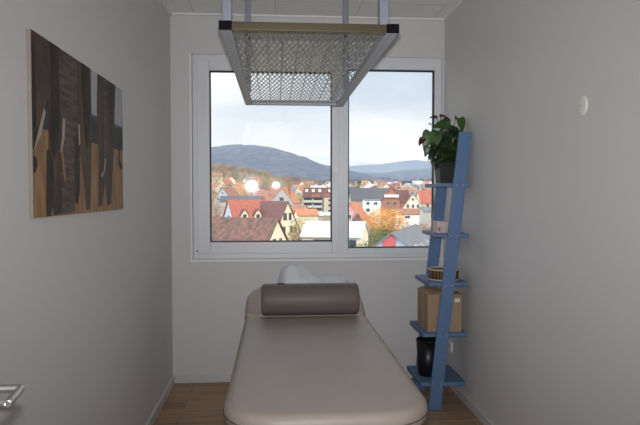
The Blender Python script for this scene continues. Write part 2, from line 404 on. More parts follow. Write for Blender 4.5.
def strip(a, b, wd, t, zc, roll):
    a = Vector((a[0], a[1], zc)); b = Vector((b[0], b[1], zc)); d = (b-a).normalized()
    s_ = d.cross(Vector((0, 0, 1))); u_ = Vector((0, 0, 1)); c, s = math.cos(roll), math.sin(roll)
    s2, u2 = s_*c+u_*s, u_*c-s_*s
    vs = [p+s2*i*wd/2+u2*j*t/2 for p in (a, b) for i, j in ((-1, -1), (1, -1), (1, 1), (-1, 1))]
    me_.add(vs, [(0, 1, 2, 3), (7, 6, 5, 4), (0, 4, 5, 1), (1, 5, 6, 2), (2, 6, 7, 3), (3, 7, 4, 0)])
segn = 20; sy_ = (iy1-iy0)/ (segn*2)
# expanded-metal look: short strands between staggered nodes
pitch = .0245; ncol = int((ix1-ix0)/pitch); px_ = (ix1-ix0)/ncol
nrow = 30; py_ = (iy1-iy0)/nrow
for r__ in range(nrow):
    ya, yb = iy0+r__*py_, iy0+(r__+1)*py_
    for c__ in range(ncol*2):
        xa = ix0+c__*px_/2; xb = xa+px_/2
        if (c__+r__) % 2 == 0: a, b = (xa, ya), (xb, yb)
        else: a, b = (xa, yb), (xb, ya)
        strip(a, b, .0058, .0018, rh*.4+.003*((c__ % 2)-.5), .12 if (c__+r__) % 2 else -.12)
me_.build('wire_mesh', M['steel'], gr)
for k in range(1, 9):
    x = ix0+(ix1-ix0)*k/9
    MB().tube((x, iy0, rw*.35+.0075), (x, iy1, rh*.4+.0085), .0032, 6).build('support_wire', M['steel'], gr)
for px, Y in ((227.3, 2.40), (383.3, 2.40), (248, 3.85), (345.6, 3.85)):
    p = at(px, 12, Y=Y); x = p.x-gcx; y = Y-gcy
    pw = .018
    po = MB().box(x-pw, x+pw, y-pw, y+pw, rh+.0005, ZC-gz-.001).build('hanger_post', M['alu_post'], gr, bevel=.002)
    MB().box(x-pw-.012, x+pw+.012, y-pw-.012, y+pw+.012, ZC-gz-.012, ZC-gz-.0012).build('ceiling_flange', M['alu_post'], po)

# ------------------------------------------------------------------ ladder shelf
ls = empty('ladder_shelf', (1.15, 4.23, 0))
tag(ls, 'blue leaning ladder shelf with five boards against right wall near window', 'shelf')
lx, ly = 1.15, 4.23
SH = [(.185, .985, 1.308), (.527, 1.005, 1.312), (.876, 1.045, 1.316), (1.212, 1.095, 1.320), (1.557, 1.115, 1.328)]
def plx(z): return 1.038+(1.240-1.038)*z/1.9
for yy in (4.0, 4.44):
    mb = MB(); T = 1.905; wd = .087
    vs = []
    for y in (yy, yy+.022):
        vs += [(plx(0)-lx, y-ly, 0), (plx(0)+wd-lx, y-ly, 0), (plx(T)+wd-lx, y-ly, T), (plx(T)-lx, y-ly, T)]
    mb.add(vs, [(0, 1, 2, 3), (7, 6, 5, 4), (0, 4, 5, 1), (1, 5, 6, 2), (2, 6, 7, 3), (3, 7, 4, 0)])
    po = mb.build('side_plank', M['blue'], ls, bevel=.0025)
    for z, a, b in SH:
        if yy == 4.0:
            for dx in (.022, .066):
                MB().tube((plx(z)+dx-lx, yy-.0015-ly, z-.014), (plx(z)+dx-lx, yy+.001-ly, z-.014), .0045, 10).build('screw_head', M['screw'], po)
for z, a, b in SH:
    MB().box(a-lx, b-lx, 4.0225-ly, 4.4395-ly, z-.026, z).build('shelf_board', M['blue'], ls, bevel=.002)

# things on the shelf
pt = empty('potted_plant', (1.21, 4.2, SH[4][0]+.0005))
tag(pt, 'leafy anthurium with dark red flowers in square black pot on top board', 'plant')
mb = MB(); hh = .145
o4 = [(-1, -1), (1, -1), (1, 1), (-1, 1)]
rings = [(.058, 0), (.07, hh-.02), (.074, hh-.02), (.074, hh), (.066, hh), (.064, hh-.025)]
for r0, z in rings: mb.v += [(sx*r0, sy*r0, z) for sx, sy in o4]
for k in range(len(rings)-1):
    for i in range(4): mb.f.append((k*4+i, k*4+(i+1) % 4, (k+1)*4+(i+1) % 4, (k+1)*4+i)); mb.mi.append(0)
mb.f.append((3, 2, 1, 0)); mb.mi.append(0)
mb.build('pot', M['pot'], pt, bevel=.002)
MB().box(-.0635, .0635, -.0635, .0635, hh-.04, hh-.026).build('soil', M['soil'], pt)
def leaf(mb, c, d, up, L, W, mi=0, fold=.25, curl=.15):
    c = Vector(c); d = Vector(d).normalized(); s = d.cross(Vector(up)).normalized(); u = s.cross(d).normalized()
    prof = [(-.08, .0), (-.12, .34), (0, .48), (.18, .5), (.4, .42), (.62, .3), (.82, .14), (1, 0)]
    mid = []; lf = []; rt = []
    for t, wv in prof:
        cc = c+d*(t*L)-u*(curl*L*max(0, t)**2)
        mid.append(cc if t > -.1 else c+d*(0.0)); lf.append(cc-s*wv*W+u*fold*wv*W); rt.append(cc+s*wv*W+u*fold*wv*W)
    vs = mid+lf+rt; n = len(prof); fs = []
    for i in range(n-1):
        fs.append((i, i+1, n+i+1, n+i)); fs.append((i+1, i, 2*n+i, 2*n+i+1))
    mb.add(vs, fs, mi)
fol = MB(); ste = MB(); base = Vector((0, 0, hh-.03))
def P(px, py, Y=4.2): v = at(px, py, Y=Y); return v-Vector((1.21, 4.2, SH[4][0]))
specs = [((449, 124), (-1, -.1, -.1), .125, .09, 4.12, 1), ((430, 133), (-.4, -.1, -1), .13, .095, 4.12, 1), ((460, 119), (.3, 0, -1), .10, .07, 4.18, 1),
         ((437, 132), (-.2, -.3, -1), .12, .09, 4.15, 1), ((428, 147), (-.3, 0, -1), .075, .05, 4.12, 0)]
lp = random.Random(3)
for (p, d, L, W, Y, mi) in specs:
    q = P(*p, Y); leaf(fol, q, d, (0, -.8, .6), L, W, mi, curl=.2)
    m_ = (base+q)/2+Vector((.01, 0, .04)); ste.path([base+Vector((lp.uniform(-.02, .02), lp.uniform(-.02, .02), 0)), m_, q], .0022, 6)
for i in range(135):
    px = lp.uniform(433, 461); py = lp.uniform(126, 163)
    if px < 442 and py < 136: continue
    Y = lp.uniform(4.10, 4.30); q = P(px, py, Y)
    leaf(fol, q, (lp.uniform(-1, .6), lp.uniform(-1, .6), lp.uniform(-1.3, -.1)), (lp.uniform(-.3, .3), -.7, .7), lp.uniform(.055, .09), lp.uniform(.04, .062), 0 if lp.random() < .85 else 1, curl=.25)
    if i % 3 == 0: ste.path([base+Vector((lp.uniform(-.03, .03), lp.uniform(-.03, .03), 0)), (base+q)/2+Vector((0, 0, .02)), q], .0018, 5)
fol.build('foliage', [M['leaf'], M['leaf2']], pt, smooth=True)
for (p, d, L, W, Y) in [((437, 118), (-.9, -.2, .1), .06, .045, 4.12), ((445, 119.5), (1, -.2, -.15), .05, .055, 4.10), ((423.5, 139), (-.6, -.2, -.7), .062, .05, 4.12), ((431, 124.5), (-1, 0, .1), .025, .02, 4.12), ((455.8, 119), (0, 0, 1), .03, .015, 4.16), ((440, 116.5), (.9, -.3, 0), .05, .04, 4.14)]:
    q = P(*p, Y); fl = MB(); leaf(fl, q, d, (0, -.5, .8), L, W, 0, fold=.4, curl=.2)
    fl.tube(q, q+Vector(d).normalized()*L*.5+Vector((0, -.012, .008)), .003, 6)
    fl.build('flower', M['spathe'], pt, smooth=True)
    ste.path([base, (base+q)/2+Vector((0, -.01, .05)), q], .0018, 5)
ste.build('stem', M['leaf'], pt, smooth=True)

bx = empty('small_box', (1.165, 4.12, SH[3][0]+.0005), R(4))
tag(bx, 'small pale pink carton on the second highest shelf board', 'box')
MB().box(-.06, .06, -.045, .045, 0, .082).build('box_body', mat('pale_pink_card', (214, 198, 196), .6, rgb2=(196, 178, 178), vscale=22), bx, bevel=.002)
q = MB(); q.box(-.0525, -.035, -.0462, -.0452, .015, .04); q.build('printed_mark', mat('print_rose', (168, 110, 112), .6), bx)

tr = empty('round_basket', (1.185, 4.17, SH[2][0]+.0005))
tag(tr, 'low round brown slatted bowl with pale rim on middle shelf board', 'bowl')
MB().lathe([(0, .004), (.085, 0.0), (.104, .004), (.108, .07), (.100, .07), (.097, .010), (0, .010)], n=40).build('bowl_body', M['tray'], tr, smooth=True)
MB().lathe([(.0995, .070), (.1105, .070), (.1115, .078), (.105, .082), (.0990, .078), (.0995, .070)], n=40).build('rim', mat('pale_rim', (196, 182, 162), .6), tr, smooth=True)
MB().lathe([(.1065, .001), (.1115, .001), (.1115, .012), (.1075, .012), (.1065, .001)], n=40).build('base_ring', mat('pale_base', (190, 178, 160), .6), tr, smooth=True)

cb = empty('cardboard_box', (1.163, 4.205, SH[1][0]+.0005))
tag(cb, 'brown cardboard box with half open flaps on second lowest shelf board', 'box')
w_, d_, h_ = .119, .150, .262
mb = MB(); t = .003
mb.box(-w_, w_, -d_, -d_+t, 0, h_); mb.box(-w_, w_, d_-t, d_, 0, h_); mb.box(-w_, -w_+t, -d_+t, d_-t, 0, h_); mb.box(w_-t, w_, -d_+t, d_-t, 0, h_); mb.box(-w_+t, w_-t, -d_+t, d_-t, 0, t)
mb.build('carton', M['card'], cb)
def flap(a, b, c, d):
    mb = MB(); a, b, c, d = map(Vector, (a, b, c, d)); n_ = (b-a).cross(d-a).normalized()*t
    mb.add([a, b, c, d, a+n_, b+n_, c+n_, d+n_], [(3, 2, 1, 0), (4, 5, 6, 7), (0, 1, 5, 4), (1, 2, 6, 5), (2, 3, 7, 6), (3, 0, 4, 7)])
    mb.build('flap', M['cardin'], cb)
flap((-w_, -d_, h_+.001), (-w_, d_, h_+.001), (-w_+.095, d_, h_+.030), (-w_+.095, -d_, h_+.026))
flap((w_, d_, h_+.001), (w_, -d_, h_+.001), (w_-.09, -d_, h_-.020), (w_-.09, d_, h_-.012))
MB().box(.070, .105, -d_-.001, -d_-.0002, h_-.055, h_-.030).build('address_label', M['paper'], cb)
MB().box(-w_-.0006, -w_-.0001, -.02, .02, .0, h_-.002).build('tape', mat('brown_tape', (150, 116, 84), .3), cb)

wb = empty('waste_bin', (1.09, 4.215, SH[0][0]+.0005))
tag(wb, 'small round black bin on the lowest shelf board under cardboard box', 'bin')
MB().lathe([(0, 0), (.068, 0), (.072, .004), (.085, .244), (.081, .244), (.069, .008), (0, .008)], n=36).build('bin_body', M['bin'], wb, smooth=True)
MB().lathe([(.0815, .2445), (.0885, .2445), (.0895, .254), (.084, .258), (.0805, .254), (.0815, .2445)], n=36).build('rim', mat('glossy_black_rim', (30, 32, 36), .2), wb, smooth=True)

# wall fittings
p = at(583, 106, X=XR)
dc = MB(); prof = [(0, .012), (.038, .011), (.044, .008), (.046, .001)]
nn = 36
for r0, h0 in prof: dc.v += [(XR-h0, p.y+r0*math.cos(2*math.pi*i/nn), p.z+r0*math.sin(2*math.pi*i/nn)) for i in range(nn)]
for k in range(len(prof)-1):
    for i in range(nn): dc.f.append((k*nn+i, k*nn+(i+1) % nn, (k+1)*nn+(i+1) % nn, (k+1)*nn+i)); dc.mi.append(0)
do = dc.build('cover_plate', M['disc'], smooth=True); tag(do, 'round cream blank cover plate on the bare right wall', 'wall plate')
MB().tube((XR-.0135, p.y, p.z), (XR-.0118, p.y, p.z), .004, 10).build('screw', M['screw'], do)
p = at(451, 346, X=XR)
so = empty('wall_socket', (XR, p.y, p.z)); tag(so, 'white wall socket low on right wall beside the ladder shelf', 'socket')
MB().box(-.010, -.0005, -.04, .04, -.04, .04).build('socket_plate', M['trim'], so, bevel=.003)
MB().tube((-.0125, 0, 0), (-.0102, 0, 0), .02, 20).build('socket_well', M['base'], so)

# unseen fill light, added on the hallway ceiling to brighten the room
hl = empty('added_fill_lamp', (.35, -1.5, ZC)); tag(hl, 'added unseen fill lamp on the hallway ceiling behind the doorway', 'lamp')
MB().lathe([(0, -.03), (.17, -.03), (.175, 0), (0, 0)], n=32).build('fill_lamp_base', M['trim'], hl)
em = bpy.data.materials.new('fill_lamp_glow'); em.use_nodes = True
eb = em.node_tree.nodes['Principled BSDF']; eb.inputs['Emission Color'].default_value = (1, .95, .93, 1); eb.inputs['Emission Strength'].default_value = 41
MB().lathe([(.16, -.031), (.15, -.06), (.09, -.08), (0, -.085)], n=32).build('fill_lamp_dome', em, hl, smooth=True)

#OUT-BEGIN
# ------------------------------------------------------------------ the valley outside
def ground_z(x, y):
    pts = [(0, -13), (120, -13), (200, -11), (340, -8), (500, -4), (650, 2), (820, 9), (1000, 16), (1300, 26), (9000, 26)]
    def sm(t): t = min(1, max(0, t)); return t*t*(3-2*t)
    rise = 24*sm((-x+70)/170)*sm((y-420)/360)
    for (a, za), (b, zb_) in zip(pts, pts[1:]):
        if y <= b: return za+(zb_-za)*(max(y, a)-a)/(b-a)+rise
    return 26+rise
gm = MB(); ys = [6, 30, 60, 90, 120, 160, 200, 250, 300, 350, 400, 450, 500, 560, 620, 680, 740, 800, 870, 940, 1020, 1100, 1200, 1300, 1400]
NXG = 40
for y in ys:
    for i in range(NXG+1):
        x = (-1+2*i/NXG)*(60+y*.95); gm.v.append((x, y, ground_z(x, y)+(noise.noise((x*.02, y*.02, 0))*1.0 if y > 60 else 0)))
for j in range(len(ys)-1):
    for i in range(NXG): a = j*(NXG+1)+i; gm.f.append((a, a+1, a+NXG+2, a+NXG+1)); gm.mi.append(0)
st(gm, 'ground', mat('winter_meadow', (132, 126, 92), .95, rgb2=(112, 96, 76), vscale=.03), smooth=True)

def hill(name, crest, Yc, Y0, Y1, z0, m, rough, nx=150, ny=26):
    """crest: (px, py) samples of the skyline seen from the window, turned into a crest line at distance Yc"""
    cp = [(at(px, py, Y=Yc).x, at(px, py, Y=Yc).z) for px, py in crest]
    def cz(x):
        if x <= cp[0][0]: return cp[0][1]
        for (a, za), (b, zb_) in zip(cp, cp[1:]):
            if x <= b:
                t = (x-a)/(b-a); t = t*t*(3-2*t)*.5+t*.5; return za+(zb_-za)*t
        return cp[-1][1]
    mb = MB(); xa, xb = cp[0][0], cp[-1][0]
    for j in range(ny+1):
        v = j/ny; y = Y0+(Y1-Y0)*v
        s = min(1, (y-Y0)/(Yc-Y0)) if y < Yc else 1-(y-Yc)/(Y1-Yc)
        s = math.sin(s*math.pi/2)**1.15 if s > 0 else 0
        for i in range(nx+1):
            x = xa+(xb-xa)*i/nx
            z = z0+(cz(x)-z0)*s+rough*s*(noise.noise((x/90, y/90, 1))*1.2+noise.noise((x*.03+5, y*.03, 2))*.7+noise.noise((x*.15, y*.15, 3))*.5)
            mb.v.append((x, y, z))
    for j in range(ny):
        for i in range(nx): a = j*(nx+1)+i; mb.f.append((a, a+1, a+nx+2, a+nx+1)); mb.mi.append(0)
    o = st(mb, name, m, smooth=True); return o
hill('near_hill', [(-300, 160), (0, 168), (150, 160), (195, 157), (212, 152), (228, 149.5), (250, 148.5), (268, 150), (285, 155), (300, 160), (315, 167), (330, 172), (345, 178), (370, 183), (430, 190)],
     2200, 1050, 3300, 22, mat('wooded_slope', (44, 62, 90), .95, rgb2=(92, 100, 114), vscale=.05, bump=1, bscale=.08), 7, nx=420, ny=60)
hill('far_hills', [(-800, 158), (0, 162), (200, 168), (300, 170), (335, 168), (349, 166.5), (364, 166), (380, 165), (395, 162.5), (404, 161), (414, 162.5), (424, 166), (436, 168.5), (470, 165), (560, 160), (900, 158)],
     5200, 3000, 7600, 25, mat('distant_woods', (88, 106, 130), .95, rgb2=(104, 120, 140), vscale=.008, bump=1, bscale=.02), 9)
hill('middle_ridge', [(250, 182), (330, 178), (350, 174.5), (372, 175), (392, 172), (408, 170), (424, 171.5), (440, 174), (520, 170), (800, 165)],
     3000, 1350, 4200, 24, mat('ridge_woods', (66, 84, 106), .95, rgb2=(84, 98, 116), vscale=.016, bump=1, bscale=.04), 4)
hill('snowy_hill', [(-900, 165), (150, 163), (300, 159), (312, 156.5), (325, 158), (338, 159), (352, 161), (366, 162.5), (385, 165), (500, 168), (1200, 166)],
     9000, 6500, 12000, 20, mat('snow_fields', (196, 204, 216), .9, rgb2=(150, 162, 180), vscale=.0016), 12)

OM = {}
def om(k, *a, **kw):
    if k not in OM: OM[k] = mat(k, *a, **kw)
    return OM[k]
def roofmat(k, c, c2): return om('roof_'+k, c, .85, rgb2=c2, vscale=1.3)
RF = dict(red=((184, 112, 94), (160, 92, 78)), brown=((134, 96, 84), (86, 72, 70)), maroon=((120, 84, 80), (104, 72, 70)), orange=((206, 142, 108), (178, 112, 84)),
          grey=((128, 130, 136), (112, 114, 120)), slate=((98, 98, 106), (86, 86, 94)), white=((206, 209, 216), (188, 192, 200)), rust=((170, 124, 104), (140, 100, 84)))
WL = dict(cream=(238, 230, 206), white=(240, 238, 234), bluegrey=(176, 188, 206), pink=(226, 174, 178), beige=(208, 196, 172), palegreen=(200, 206, 196), brick=(168, 118, 102), grey=(182, 182, 180))
def rmat(k): return roofmat(k, *RF[k])
def wmat(k): return om('render_'+k, WL[k], .9, var=.03, vscale=.8)
pane_m = mat('dark_house_pane', (62, 70, 84), .15); fr_m = mat('house_window_frame', (226, 226, 224), .6); chim_m = mat('chimney_brick', (150, 96, 78), .9, var=.1, vscale=3)
def prism_roof(L, W, R_, ov, t, zb, overw):
    """two sloping slabs, ridge along x"""
    mb = MB(); s = R_/(W/2); hw = W/2+overw; zl = zb+R_-s*hw
    for sy in (-1, 1):
        vs = []
        for x in (-L/2-ov, L/2+ov):
            vs += [(x, 0, zb+R_), (x, sy*hw, zl), (x, sy*hw, zl+t), (x, 0, zb+R_+t*1.2)]
        mb.add(vs, [(0, 1, 2, 3), (7, 6, 5, 4), (0, 4, 5, 1), (1, 5, 6, 2), (2, 6, 7, 3), (3, 7, 4, 0)])
    return mb
def house(px, py, d, W, L, R_, deg, anchor, roof, wall, label, group=None, wins=(), chim=(), dorm=(), name='house', base=None, ov=.35, over=.4, ridge_z=None):
    """ridge point `anchor` (-1, 0 or 1 along the ridge) stands where the sight line (px, py) meets distance d"""
    p = at(px, py, Y=d); a = R(deg)
    cx = p.x-anchor*L/2*math.cos(a); cy = p.y-anchor*L/2*math.sin(a)
    g = (ground_z(cx, cy)-.6) if base is None else base
    H = p.z-R_-g
    e = empty(name, (cx, cy, g), a); tag(e, label, 'house' if name == 'house' else name.replace('_', ' '), group)
    mb = MB(); x, y = L/2, W/2
    mb.add([(-x, -y, 0), (x, -y, 0), (x, y, 0), (-x, y, 0), (-x, -y, H), (x, -y, H), (x, y, H), (-x, y, H), (-x, 0, H+R_), (x, 0, H+R_)],
           [(3, 2, 1, 0), (0, 1, 5, 4), (2, 3, 7, 6), (1, 2, 6, 9, 5), (3, 0, 4, 8, 7), (4, 5, 9, 8), (6, 7, 8, 9)])
    mb.build('wall', wmat(wall) if isinstance(wall, str) else wall, e)
    prism_roof(L, W, R_, ov, .16, H+.02, over).build('roof', rmat(roof), e)
    for wn in wins:                    # (face, along, z above eave, width, height)
        face, u, z, ww, wh = wn[:5]
        T = {'x+': Matrix.Translation((x, 0, 0)), 'x-': Matrix.Translation((-x, 0, 0)) @ Matrix.Rotation(math.pi, 4, 'Z'),
             'y-': Matrix.Translation((0, -y, 0)) @ Matrix.Rotation(-math.pi/2, 4, 'Z'), 'y+': Matrix.Translation((0, y, 0)) @ Matrix.Rotation(math.pi/2, 4, 'Z')}[face]
        f_ = MB().box(.0, .05, u-ww/2-.08, u+ww/2+.08, H+z-.08, H+z+wh+.08, T=T).build('window', fr_m, e)
        pa = MB().box(.05, .075, u-ww/2, u-.04, H+z, H+z+wh, T=T); pa.box(.05, .075, u+.04, u+ww/2, H+z, H+z+wh, T=T); pa.build('pane', pane_m, f_)
    for cxx, cyy in chim:
        zz = H+R_-abs(cyy)*R_/(W/2)
        MB().box(cxx-.3, cxx+.3, cyy-.25, cyy+.25, zz-.4, H+R_+.8).build('chimney', chim_m, e)
    for dx, kind in dorm:              # gabled dormers on the slope facing -y
        s = R_/(W/2); yf = -W*.40; zf = H+R_-s*W*.40; dw, dh, dr_ = 1.9, 1.5, 1.2
        yb = -(R_-(zf-H)-dh)/s if False else -max(.2, (R_-(zf-H)-dh)/s)
        de = MB(); de.add([(dx-dw/2, yf, zf-.2), (dx+dw/2, yf, zf-.2), (dx+dw/2, yf, zf+dh), (dx-dw/2, yf, zf+dh), (dx, yf, zf+dh+dr_),
                           (dx-dw/2, yb, zf-.2), (dx+dw/2, yb, zf-.2), (dx+dw/2, yb, zf+dh), (dx-dw/2, yb, zf+dh), (dx, yb+.6, zf+dh+dr_)],
                          [(0, 1, 2, 4, 3), (1, 6, 7, 2), (5, 0, 3, 8), (6, 5, 8, 9, 7)])
        dd = de.build('dormer', wmat('cream'), e)
        for sx in (-1, 1):
            rb_ = MB(); hw = dw/2+.25; q = dr_/(dw/2)
            vs = []
            for yy, yc_ in ((yf-.25, yf-.25), (yb, yb+.9)):
                vs += [(dx, yc_, zf+dh+dr_+.03), (dx+sx*hw, yy, zf+dh+dr_-q*hw+.03), (dx+sx*hw, yy, zf+dh+dr_-q*hw+.18), (dx, yc_, zf+dh+dr_+.2)]
            rb_.add(vs, [(0, 1, 2, 3), (7, 6, 5, 4), (0, 4, 5, 1), (1, 5, 6, 2), (2, 6, 7, 3), (3, 7, 4, 0)]); rb_.build('dormer_roof', rmat('maroon'), dd)
        MB().box(dx-.5, dx+.5, yf-.05, yf, zf+.3, zf+1.5).build('pane', pane_m, dd)
    return e
G = lambda: None
# --- left pane, nearest first
A_ = house(277, 219.5, 95, 10, 24, 6.2, -33, 1, 'brown', 'cream', 'nearest house with weathered brown roof and cream gable, lower left of window', wins=[('x+', -.85, 1.9, .8, 1.3), ('x+', .95, 1.9, .8, 1.3), ('x+', -2, -1.4, .8, 1.2), ('x+', 2, -1.4, .8, 1.2)])
Ha = max(v.co.z for v in [o for o in A_.children if o.name.startswith('wall')][0].data.vertices)
sk = MB(); sl_ = 6.2/5
for q in ((-3.3, 3.0),): sk.add([(q[0]+dx, -(q[1]+dy), Ha-(q[1]+dy)*sl_+.32) for dx, dy in ((0, 0), (1.5, 0), (1.5, .62), (0, .62))], [(3, 2, 1, 0)])
so_ = sk.build('skylight', mat('skylight_glass', (190, 200, 214), .15), A_); so_.modifiers.new('s', 'SOLIDIFY').thickness = .06
house(287.5, 202, 158, 11.5, 10.5, 8.6, -38, 1, 'maroon', 'cream', 'cream gabled house with maroon roof adjoining the red dormer roof', wins=[('x+', -1.1, 3.8, 1.5, 1.9), ('x+', 1.1, 3.8, 1.2, 1.9), ('x+', -1.8, .3, 1.7, 1.9), ('x+', 1.6, .3, 1.0, 1.9), ('x+', 3.6, .3, .9, 1.7)])
house(228.5, 200.5, 160, 9.6, 11.0, 6.4, 26, -1, 'red', 'bluegrey', 'red tiled house with grey blue gable and two cream dormers', wins=[('x-', 0.2, .9, 1.4, 1.6)], dorm=[(-2.5, 0), (1.3, 0)], chim=[(4.8, .4)])
house(222.5, 187.5, 290, 10.5, 12, 6.4, 66, -1, 'rust', 'bluegrey', 'pale grey gabled house with three windows at far left of valley view', wins=[('x-', -2.6, .2, 1.1, 1.5), ('x-', 0, .2, 1.1, 1.5), ('x-', 2.6, .2, 1.1, 1.5), ('x-', 0, 3.2, .9, 1.0)])
house(247, 184.5, 390, 11, 15, 6.4, 60, 1, 'orange', 'beige', 'orange roofed house behind the pale grey gabled house')
house(254, 190.5, 300, 9, 14, 3.6, 22, -1, 'rust', 'bluegrey', 'house with long rust red roof near middle of left pane', wins=[('x-', 0, -.2, 1.4, 1.5)], chim=[(1, .3)])
house(242, 196.5, 222, 8, 15, 1.7, -3, 0, 'slate', 'grey', 'long low slate roofed outbuilding behind the red dormer house')
house(281.6, 187.6, 245, 10, 13, 6.0, 76, -1, 'orange', 'grey', 'grey gabled house with bright orange roof slope', wins=[('x-', 0, .6, 1.8, 1.5)], chim=[(-3, -2.6), (1, -1.4)])
house(264, 195.8, 270, 8, 8.5, 2.2, 4, 0, 'rust', 'beige', 'beige house with low rust roof behind the dormer roof', chim=[(2.5, 0)])
# apartment block with dark mansard and balconies
def flats():
    p = at(317.5, 187.5, Y=315); g = ground_z(p.x, 315)-.6; e = empty('apartment_block', (p.x, 315, g), R(-4)); H = p.z-g
    tag(e, 'grey apartment block with dark brown mansard roof and balconies, right of left pane', 'apartment block')
    zr = H-5.2
    MB().box(-7.4, 3.2, -4, 5, 0, zr).build('wall', wmat('grey'), e); MB().box(3.3, 9.4, -5.2, 5, 0, zr).build('stair_wall', wmat('beige'), e)
    mb = MB()
    mb.add([(-7.8, -4.9, zr), (9.8, -5.7, zr), (9.8, 5.4, zr), (-7.8, 5.4, zr), (-7.2, -1.9, H), (9.2, -1.9, H), (9.2, 4, H), (-7.2, 4, H)], [(3, 2, 1, 0), (4, 5, 6, 7), (0, 1, 5, 4), (1, 2, 6, 5), (2, 3, 7, 6), (3, 0, 4, 7)])
    mb.build('roof', rmat('maroon'), e)
    for x in (-5.6, -2.2, 1.2, 6.4): MB().box(x-.8, x+.8, -3.6, -2.4, H-2.4, H-.9).build('roof_window', fr_m, e)
    for x in (-1.0, 5.0): MB().box(x-2.0, x+2.0, -5.0, -3.2, H-4.9, H-3.7).build('roof_terrace', wmat('brick'), e)
    for k in range(3):
        for x in (-5.0, .1):
            b_ = MB(); z = zr-2.6-k*2.7; b_.box(x-2.3, x+2.3, -5.4, -4.0, z, z+.2); b_.box(x-2.3, x+2.3, -5.4, -5.25, z+.2, z+1.15); b_.build('balcony', wmat('palegreen'), e)
            MB().box(x-2.0, x+2.0, -4.08, -4.0, z+.2, z+2.3).build('window', pane_m, e)
    for k in range(3):
        f_ = MB().box(5.4, 7.6, -5.28, -5.2, zr-2.2-k*2.7, zr-.7-k*2.7).build('window', fr_m, e); MB().box(5.6, 7.4, -5.34, -5.28, zr-2.05-k*2.7, zr-.85-k*2.7).build('pane', pane_m, f_)
flats()
house(294, 205.5, 200, 7.4, 8.5, 2.8, -30, 0, 'rust', 'cream', 'low cream house with orange roof below the apartment block', wins=[('x+', 0, -1.4, 1.4, 1.3)])
house(306, 209.5, 178, 5.5, 6, 1.6, 10, 0, 'orange', 'cream', 'small cream annex with orange roof right of the low cream house')
house(323, 212.5, 215, 7, 12, 1.0, -2, 0, 'white', 'grey', 'flat snow covered outbuilding at right edge of left pane')
house(364.5, 222.5, 116, 7.6, 11.6, 2.5, -20, 1, 'white', 'cream', 'barn with broad snow white roof and cream gable behind window mullion', over=.5, wins=[('y-', 3.6, -2.6, 2.8, 1.9), ('y-', -1.6, -2.4, 3.6, 1.7)], name='barn')
# --- right pane
house(371, 188.5, 285, 12, 20, 5.6, -2, 0, 'slate', 'grey', 'long dark slate roof building at left of right pane', chim=[(-6, 1), (2, 1)], wins=[('y-', -8, -2.4, 2, 1.4), ('y-', 7.6, -2.4, 2, 1.4)])
house(371.5, 199.6, 235, 6, 6.4, .5, -3, 0, 'grey', 'white', 'white cubic house with small dark windows in right pane', wins=[('y-', -1.7, -1.5, 1.2, 1.1), ('y-', 1.3, -1.5, 1.4, 1.0), ('y-', -1.7, -4.2, 1.4, 1.3)], over=.1, ov=.1)
house(349.5, 203, 175, 7.6, 8, 5.2, 64, -1, 'orange', 'pink', 'pink gabled house with orange verge beside the mullion', wins=[('x-', 0, .6, 1, 1.2), ('x-', 0, -2.4, 1, 1.2)])
house(391.5, 187, 262, 7.4, 9, 5.4, 84, -1, 'maroon', 'brick', 'brick house with white balcony gable in middle of right pane', wins=[('x-', -1.5, -2.6, 1.4, 1.4), ('x-', 1.5, -2.6, 1.4, 1.4)])
bk = [o for o in COL.objects if o.name.startswith('house') and o.get('label', '').startswith('brick house')][0]
hb_ = max(v.co.z for v in [o for o in bk.children if o.name.startswith('wall')][0].data.vertices)
MB().box(-5.6, -4.5, -3.2, 3.2, hb_-4.6, hb_-3.3).build('balcony', fr_m, bk)
house(413, 193.4, 225, 8.2, 9, 5.8, 78, -1, 'maroon', 'cream', 'cream gabled timber house with row of windows in right pane', wins=[('x-', -1.9, .3, .9, 1.3), ('x-', 0, .3, .9, 1.3), ('x-', 1.9, .3, .9, 1.3), ('x-', 0, 3.0, .8, 1.0), ('x-', -1.5, -3, 1.2, 1.3), ('x-', 1.5, -3, 1.2, 1.3)])
house(401.5, 190.5, 275, 7, 6, 5.0, 10, 0, 'maroon', 'brick', 'maroon roofed house just left behind the cream gabled timber house')
house(431, 191, 248, 8.5, 11.5, 4.8, 6, 0, 'red', 'beige', 'beige house with bright red roof beside the plant shelf', wins=[('y-', -3, -1.8, 1.2, 1.3), ('y-', 0, -1.8, 1.2, 1.3), ('y-', 3, -1.8, 1.2, 1.3)])
house(407, 209, 205, 5.0, 8, 1.6, -8, 0, 'rust', 'white', 'small white garden house right of the orange tree', wins=[('y-', 0, -1.5, 1.6, .8)])
house(432, 207.5, 212, 6, 8.5, 1.3, 5, 0, 'grey', 'grey', 'low grey garage at right edge of right pane', wins=[('y-', 0, -2.0, 3, 1.2)])
bn = house(391.5, 234.2, 80, 9, 24, 3.3, 69, -1, 'grey', 'bluegrey', 'pale blue barn with grey roof and red gate at lower right', name='barn', ov=.3, over=.6)
b_ = [o for o in bn.children if o.name.startswith('wall')][0]
Hb = max(v.co.z for v in b_.data.vertices); sr = 3.3/4.5
mb = MB(); mb.add([(-12.06, -.55, Hb-5.5), (-12.06, 1.15, Hb-5.5), (-12.06, 1.15, Hb-1.15*sr-.15), (-12.06, 0, Hb-.15), (-12.06, -.55, Hb-.55*sr-.15)], [(0, 1, 2, 3, 4)])
gt = mb.build('gate', mat('red_gate', (196, 92, 98), .7), bn); gt.modifiers.new('s', 'SOLIDIFY').thickness = .06
sp = MB(); lr = random.Random(4)
